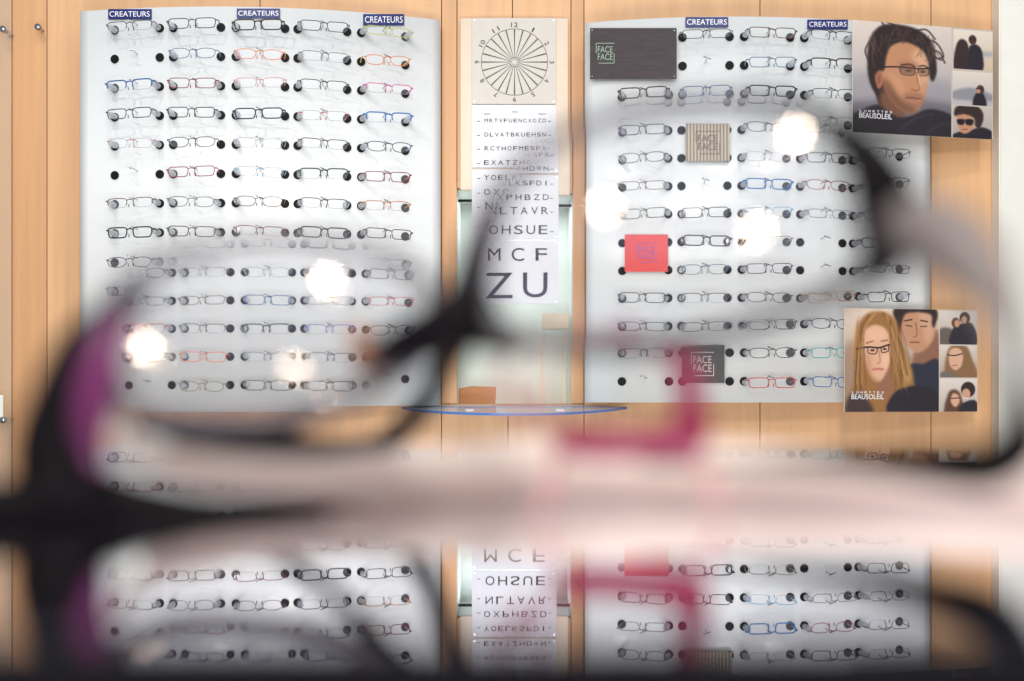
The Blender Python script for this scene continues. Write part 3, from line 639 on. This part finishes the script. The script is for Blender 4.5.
# ------------------------------------------------------------------ glass pane with steel studs at the wall's other end
bm = bmesh.new(); dp = 3.99; box(bm, (wx(-120, dp), dp, wz(450, dp)), (wx(11, dp), dp+0.006, wz(-40, dp)), bev=0.001)
pane = obj('glass_divider', bm, PANE); tag(pane, 'clear upright glass pane held off the wood by steel studs', 'glass pane')
for q in ((4, 30), (4, 420)):
    bm = bmesh.new(); v = P(q[0], q[1], dp); disc(bm, v+Vector((0, -0.006, 0)), (0, -1, 0), 0.0085, 0.012, 16); disc(bm, v+Vector((0, 0.033, 0)), (0, -1, 0), 0.006, 0.052, 12); obj('stud', bm, STEEL, pane, True)
bm = bmesh.new(); v = P(43, 31, WALL); disc(bm, v+Vector((0, -0.02, 0)), (0, -1, 0), 0.004, 0.04, 12); disc(bm, v+Vector((0, -0.042, 0)), (0, -1, 0), 0.0085, 0.012, 16)
tag(obj('wall_knob', bm, STEEL, smooth=True), 'small round steel knob on the bare wood beside the panel', 'knob')
bm = bmesh.new(); a = P(-30, 395, dp-0.004); b = P(3, 420, dp-0.004); box(bm, (a.x, dp-0.004, b.z), (b.x, dp-0.0005, a.z)); tag(obj('price_card', bm, PAINT), 'small white card on the glass pane', 'card')

# ------------------------------------------------------------------ counter
NEAR, FAR = 0.118, 0.56
ct = empty('display_counter', (0, 0.4, 0)); tag(ct, 'counter with mirror-polished top and black edge, eyeglasses lying on it', 'counter')
bm = bmesh.new(); box(bm, (-0.75, NEAR, TZ-0.012), (0.75, FAR, TZ), bev=0.001); keep(obj('counter_top', bm, MIRROR), ct)
bm = bmesh.new(); box(bm, (-0.75, 0.03, TZ-0.03), (0.75, NEAR-0.0005, TZ-0.001), bev=0.002); keep(obj('edge_trim', bm, BLACKM), ct)
bm = bmesh.new(); box(bm, (-0.74, 0.05, 0.08), (0.74, FAR-0.02, TZ-0.0305)); keep(obj('cabinet_body', bm, BLACKM), ct)
bm = bmesh.new(); box(bm, (-0.70, 0.09, 0.0), (0.70, FAR-0.06, 0.0795)); keep(obj('plinth', bm, RUBBER), ct)

# ------------------------------------------------------------------ the eyeglasses lying on the counter in front
def stroke(name, pts, m, root, flat=0.004, sides=12, n=8):
    """pts: (column, row, half-width px, depth)"""
    P4 = spline(pts, n); W = []; R = []
    for x, y, r, d in P4:
        rr = max(r, 0.6)*d/F; v = P(x, y, d); v.z = max(v.z, TZ+rr*0.72); W.append(v); R.append(rr)
    bm = bmesh.new(); tube(bm, W, R, sides, flat=flat)
    for q in bm.verts: q.co.z = max(q.co.z, TZ+0.00004)          # flat foot where it lies on the counter
    return keep(obj(name, bm, m, smooth=True), root)
PURPLE = mat('plum_acetate', (84, 18, 70), 0.4, var=0.35, scale=(25, 25, 25)); PURPLE.node_tree.nodes['Principled BSDF'].inputs['Transmission Weight'].default_value = 0.0
BLACKA = mat('black_acetate', (6, 3, 7), 0.55, **{'Specular IOR Level': 0.12}); DARKG = mat('smoke_acetate', (118, 110, 108), 0.5, var=0.2, scale=(30, 30, 30)); BLUEB = mat('blue_black_acetate', (7, 6, 16), 0.55, **{'Specular IOR Level': 0.12})
PALE = mat('blush_acetate', (246, 234, 226), 0.4, var=0.03, scale=(20, 20, 20))
nt = PALE.node_tree; b = nt.nodes['Principled BSDF']; tl = nt.nodes.new('ShaderNodeBsdfTranslucent'); tl.inputs['Color'].default_value = lin((250, 232, 224)); mx = nt.nodes.new('ShaderNodeMixShader'); mx.inputs[0].default_value = 0.4
nt.links.new(b.outputs[0], mx.inputs[1]); nt.links.new(tl.outputs[0], mx.inputs[2]); nt.links.new(mx.outputs[0], nt.nodes['Material Output'].inputs[0])
TORT = mat('amber_pad', (150, 96, 44), 0.3); EDGE = film_mat('ground_lens_edge', (96, 92, 100), 0.62, 0.5)
LENSG = glass_mat('coated_lens')
REDA = mat('raspberry_acetate', (172, 44, 90), 0.3); PINKA = film_mat('clear_pink_acetate', (232, 170, 176), 0.7, 0.3)

def lens(name, outline, d0, d1, c0, pC, mag, R1, tilt, root, thick=0.0018):
    """outline in picture columns/rows; board depth d0 (left) to d1 (right); c0 = middle; pC = undeviated column/row; tilt = extra turn of the front surface (dx, dz)"""
    def dep(x): return d0+(d1-d0)*x/1024.0
    mid = P(c0[0], c0[1], dep(c0[0]))
    nrm = (CAM-mid).normalized(); nrm = (nrm+Vector((tilt[0], 0, tilt[1]))).normalized()
    C1 = mid-nrm*R1
    d = dep(c0[0]); phi = -(1-mag)/d; R2 = 1.0/(1.0/R1-phi/0.5)
    def hit(px, py, Cc, R):
        u = (P(px, py, 1.0)-CAM).normalized(); oc = CAM-Cc; b = oc.dot(u); q = b*b-oc.length_squared+R*R
        return CAM+u*(-b-math.sqrt(max(q, 0)))
    p0 = hit(pC[0], pC[1], C1, R1); n0 = (p0-C1).normalized()
    C2 = p0-n0*(R2)                                        # both surfaces parallel along the ray of pC
    axis = (mid-C1).normalized()
    e = [(mid-C2).length-R2]
    C2 = C2+axis*(e[0]-thick)
    ol = spline(outline, 6, True); cx = sum(p[0] for p in ol)/len(ol); cy = sum(p[1] for p in ol)/len(ol)
    NR = 14; M = len(ol); vs = []; ns = []; fs = []
    for Cc, R in ((C1, R1), (C2, R2)):
        b0 = len(vs); v = hit(cx, cy, Cc, R); vs.append(v); ns.append((v-Cc).normalized())
        for j in range(1, NR+1):
            for x, y in ol:
                v = hit(cx+(x-cx)*j/NR, cy+(y-cy)*j/NR, Cc, R); vs.append(v); ns.append((v-Cc).normalized())
        for k in range(M): fs.append((b0, b0+1+k, b0+1+(k+1) % M))
        for j in range(NR-1):
            for k in range(M):
                a = b0+1+j*M; fs.append((a+k, a+M+k, a+M+(k+1) % M, a+(k+1) % M))
    h = 1+NR*M; nf = len(fs)//2
    # orient: front faces to the camera, back faces away
    def orient(f, sgn):
        v0, v1, v2 = vs[f[0]], vs[f[1]], vs[f[2]]; g = (v1-v0).cross(v2-v0)
        return f if g.dot(ns[f[0]])*sgn > 0 else f[::-1]
    fs = [orient(f, 1) for f in fs[:nf]]+[orient(f, -1) for f in fs[nf:]]
    edge = []
    for k in range(M):
        a, b = 1+(NR-1)*M+k, 1+(NR-1)*M+(k+1) % M; edge.append((a, b, b+h, a+h))
    me = bpy.data.meshes.new(name); me.from_pydata(vs, [], fs+edge)
    bmm = bmesh.new(); bmm.from_mesh(me); bmesh.ops.recalc_face_normals(bmm, faces=bmm.faces[:]); bmm.to_mesh(me); bmm.free()
    cn = []
    for p in me.polygons:
        p.use_smooth = p.index < len(fs)
        for li in p.loop_indices:
            vi = me.loops[li].vertex_index
            cn.append(p.normal if p.index >= len(fs) else (ns[vi] if vi < h else -ns[vi]))
    me.normals_split_custom_set(cn); me.materials.append(LENSG)
    o = keep(link(name, me), root)
    bm = bmesh.new(); tube(bm, [(vs[1+(NR-1)*M+k]+vs[1+(NR-1)*M+k+h])/2 for k in range(M)], 0.0016, 8, True, up=nrm)
    e = obj('lens_edge', bm, EDGE, o, True); e.matrix_parent_inverse = Matrix.Identity(4); e.parent = None; keep(e, root); e.parent = o
    e.matrix_parent_inverse = (Matrix.Translation(root.location)).inverted() @ Matrix.Identity(4); e.matrix_parent_inverse = Matrix.Identity(4)
    bpy.context.view_layer.update(); e.matrix_parent_inverse = o.matrix_world.inverted()
    return o, hit, C1
EG = empty('folded_eyeglasses', (P(512, 0, 0.235).x, 0.235, TZ))
tag(EG, 'large blurred plum and black eyeglasses with pale lower bar nearest on the counter', 'eyeglasses')
DL, DR = 0.238, 0.212
def D(x): return DL+(DR-DL)*x/1024.0
LL, hitL, C1L = lens('lens', [(108, 330), (118, 292), (170, 258), (270, 243), (370, 252), (430, 285), (440, 330), (400, 372), (330, 405), (230, 420), (150, 412), (116, 385)], DL, DR, (270, 345), (480, 560), 0.965, 0.115, (-0.05, 0.0), EG)
LR, hitR, C1R = lens('lens', [(482, 270), (496, 205), (540, 150), (620, 114), (720, 100), (810, 112), (868, 160), (880, 225), (850, 285), (770, 320), (690, 342), (590, 348), (510, 330)], DL, DR, (690, 225), (640, 400), 0.975, 0.115, (0.0, 0.0), EG)
stroke('end_piece', [(160, 292, 4, D(150)), (122, 310, 15, D(110)), (88, 348, 30, D(80)), (70, 396, 38, .236), (60, 446, 46, .236), (66, 492, 44, .236), (110, 508, 26, .236), (200, 513, 13, .238), (330, 512, 6, .242)], BLACKA, EG, 0.006)
stroke('hinge_block', [(70, 500, 24, .236), (30, 512, 24, .233), (-40, 516, 22, .228), (-140, 516, 18, .222)], BLACKA, EG, 0.005)
stroke('acetate_layer', [(130, 313, 6, .229), (108, 346, 17, .227), (96, 390, 20, .226), (92, 432, 16, .226), (100, 470, 8, .227)], PURPLE, EG, 0.003)
stroke('brow_bar', [(112, 405, 5, .240), (136, 446, 10, .242), (190, 468, 18, .247), (300, 478, 21, .258), (450, 474, 29, .275), (600, 467, 34, .285), (720, 474, 32, .282), (860, 488, 29, .272), (980, 496, 31, .262), (1120, 500, 34, .250)], PALE, EG, 0.0035, 16)
stroke('bridge', [(366, 356, 10, .236), (400, 344, 22, .234), (438, 330, 30, .232), (466, 304, 27, .231), (477, 258, 21, .236), (489, 220, 17, .240), (506, 186, 11, .238), (545, 146, 3, .230)], BLACKA, EG, 0.005)
stroke('nose_pad', [(352, 322, 3, .262), (362, 345, 15, .262), (374, 372, 14, .262), (374, 396, 5, .262)], TORT, EG, 0.003)
stroke('bridge_arm', [(455, 318, 20, .231), (485, 338, 17, .234), (522, 352, 6, .237)], BLACKA, EG, 0.004)
stroke('rim', [(640, 107, 2, D(640)), (720, 97, 3, D(720)), (790, 104, 6, D(790)), (840, 130, 17, D(842)), (874, 170, 29, D(880)), (888, 215, 36, D(897)), (882, 256, 27, D(888)), (850, 284, 9, D(850)), (780, 312, 3, D(780)), (700, 338, 4, D(700)), (600, 346, 5, D(600)), (510, 340, 4, D(510))], BLACKA, EG, 0.004)
stroke('end_piece', [(893, 226, 16, .214), (925, 230, 36, .204), (965, 255, 37, .194), (1002, 308, 20, .184), (1014, 360, 12, .178)], DARKG, EG, 0.005)
stroke('temple', [(1014, 360, 8, .178), (1022, 410, 17, .182), (1018, 446, 25, .190), (985, 466, 25, .200), (930, 466, 19, .212), (860, 463, 12, .226), (740, 463, 4, .240), (640, 462, 3, .250)], BLACKA, EG, 0.004)
stroke('temple', [(462, 312, 13, .236), (468, 330, 11, .25), (452, 358, 12, .28), (424, 402, 12, .31), (396, 434, 12, .33), (360, 450, 13, .33), (290, 452, 18, .32), (215, 447, 27, .31), (165, 438, 20, .30), (140, 428, 10, .29)], BLUEB, EG, 0.004)
stroke('temple', [(420, 345, 14, .238), (392, 368, 11, .25), (340, 404, 8, .27), (280, 430, 8, .29), (215, 450, 6, .30)], BLACKA, EG, 0.004)
stroke('hinge', [(112, 426, 6, .27), (136, 446, 13, .268), (168, 450, 8, .27)], mat('nickel', (235, 242, 236), 0.35, 0.3), EG, 0.003)

RG = empty('raspberry_eyeglasses', (P(620, 0, 0.24).x, 0.24, TZ))
tag(RG, 'small raspberry pink eyeglasses standing upright on the counter beside the black pair', 'eyeglasses')
stroke('rim', [(560, 440, 15, .245), (600, 443, 17, .244), (650, 441, 17, .243), (688, 434, 22, .242), (690, 400, 14, .242), (682, 362, 13, .242), (655, 349, 8, .243), (636, 346, 10, .243), (622, 330, 11, .244)], REDA, RG, 0.003)
stroke('rim', [(622, 330, 3, .244), (580, 334, 4, .246), (548, 350, 4, .247), (540, 390, 5, .248), (552, 430, 6, .247), (562, 441, 9, .246)], PINKA, RG, 0.003)
stroke('temple', [(688, 438, 9, .243), (700, 462, 6, .240), (712, 490, 4, .236), (722, 512, 4, .232)], PINKA, RG, 0.002)
stroke('temple', [(562, 442, 9, .246), (556, 466, 5, .243), (548, 490, 4, .238), (540, 512, 4, .232)], PINKA, RG, 0.002)
stroke('nose_pad', [(500, 372, 5, .25), (512, 398, 9, .25), (530, 420, 5, .248)], PINKA, RG, 0.002)
stroke('bridge', [(500, 372, 4, .25), (520, 350, 5, .249), (548, 350, 4, .247)], PINKA, RG, 0.002)

# ------------------------------------------------------------------ camera
cd = bpy.data.cameras.new('camera'); cam = bpy.data.objects.new('camera', cd); C.objects.link(cam)
cam.location = CAM; cam.rotation_euler = (math.pi/2, 0, 0)
cd.sensor_width = 36; cd.lens = F/1024*36; cd.shift_y = (HOR-340.5)/1024; cd.clip_start = 0.01
cd.dof.use_dof = True; cd.dof.focus_distance = 3.9; cd.dof.aperture_fstop = cd.lens/7.2
bpy.context.scene.camera = cam

# ------------------------------------------------------------------ light
def area(loc, target, size, power, col=(1, 1, 1), sy=None):
    l = bpy.data.lights.new('area', 'AREA'); l.energy = power; l.color = col; l.size = size
    if sy: l.shape = 'RECTANGLE'; l.size_y = sy
    o = bpy.data.objects.new('fill_light', l); C.objects.link(o); o.location = loc
    o.rotation_euler = (Vector(target)-Vector(loc)).to_track_quat('-Z', 'Y').to_euler(); return o
def spot(loc, target, power, ang=70, r=0.02, col=(1, .97, .92)):
    l = bpy.data.lights.new('spot', 'SPOT'); l.energy = power; l.color = col; l.spot_size = math.radians(ang); l.spot_blend = 0.6; l.shadow_soft_size = r
    o = bpy.data.objects.new('spot_light', l); C.objects.link(o); o.location = loc
    o.rotation_euler = (Vector(target)-Vector(loc)).to_track_quat('-Z', 'Y').to_euler(); return o
for x, pw in ((-1.25, 36), (-0.6, 21), (0.75, 19), (1.35, 21)): spot((x, 2.2, 3.0), (x*0.95, 4.0, 1.1), pw, 75, 0.03)
area((0, 0.9, 2.7), (0, 4.0, 1.3), 2.9, 30, (1, .985, .96), 1.0)  # broad soft fill from above, added to light the wall
area((0, 1.0, 0.6), (0, 4.0, 1.15), 2.9, 44, (1, .985, .96), 0.6)  # fill hidden behind the counter, added to brighten the lower panels
area((0, -1.0, 2.45), (0, 0.25, 1.07), 0.9, 58, (1, .95, .90), 0.45)  # unseen fill behind the camera, added to brighten the pale bar
l = bpy.data.lights.new('recess', 'AREA'); l.energy = 1.2; l.size = 0.22; o = bpy.data.objects.new('recess_fill', l); C.objects.link(o); o.location = ((RX0+RX1)/2, WALL+0.17, wz(192)); o.rotation_euler = (0, 0, 0)  # fill tucked out of sight behind the chart, added to brighten the recess
def reflect(hit, Cc, px, py, dist):
    p = hit(px, py, Cc, 0.115); n = (p-Cc).normalized(); u = (p-CAM).normalized(); r = u-2*u.dot(n)*n
    return p+r*dist
for px, py, dist, pw in ((605, 207, 1.9, 10), (795, 133, 1.9, 9), (757, 230, 1.6, 4), (738, 266, 1.7, 1.6)):  # bulbs mirrored in the lenses; the weak blue one is added as a glint
    l = bpy.data.lights.new('bulb', 'POINT'); l.energy = pw; l.color = (1, .78, .48) if pw > 2 else (.35, .35, 1); l.shadow_soft_size = 0.05
    o = bpy.data.objects.new('glint_bulb', l); C.objects.link(o); o.location = reflect(hitR, C1R, px, py, dist); print('bulb', px, py, tuple(round(v, 2) for v in o.location))
w = bpy.data.worlds.new('world'); bpy.context.scene.world = w; w.use_nodes = True
w.node_tree.nodes['Background'].inputs[0].default_value = (0.86, 0.9, 1.0, 1); w.node_tree.nodes['Background'].inputs[1].default_value = 0.40
sc = bpy.context.scene
sc.view_settings.view_transform = 'Standard'; sc.view_settings.look = 'None'
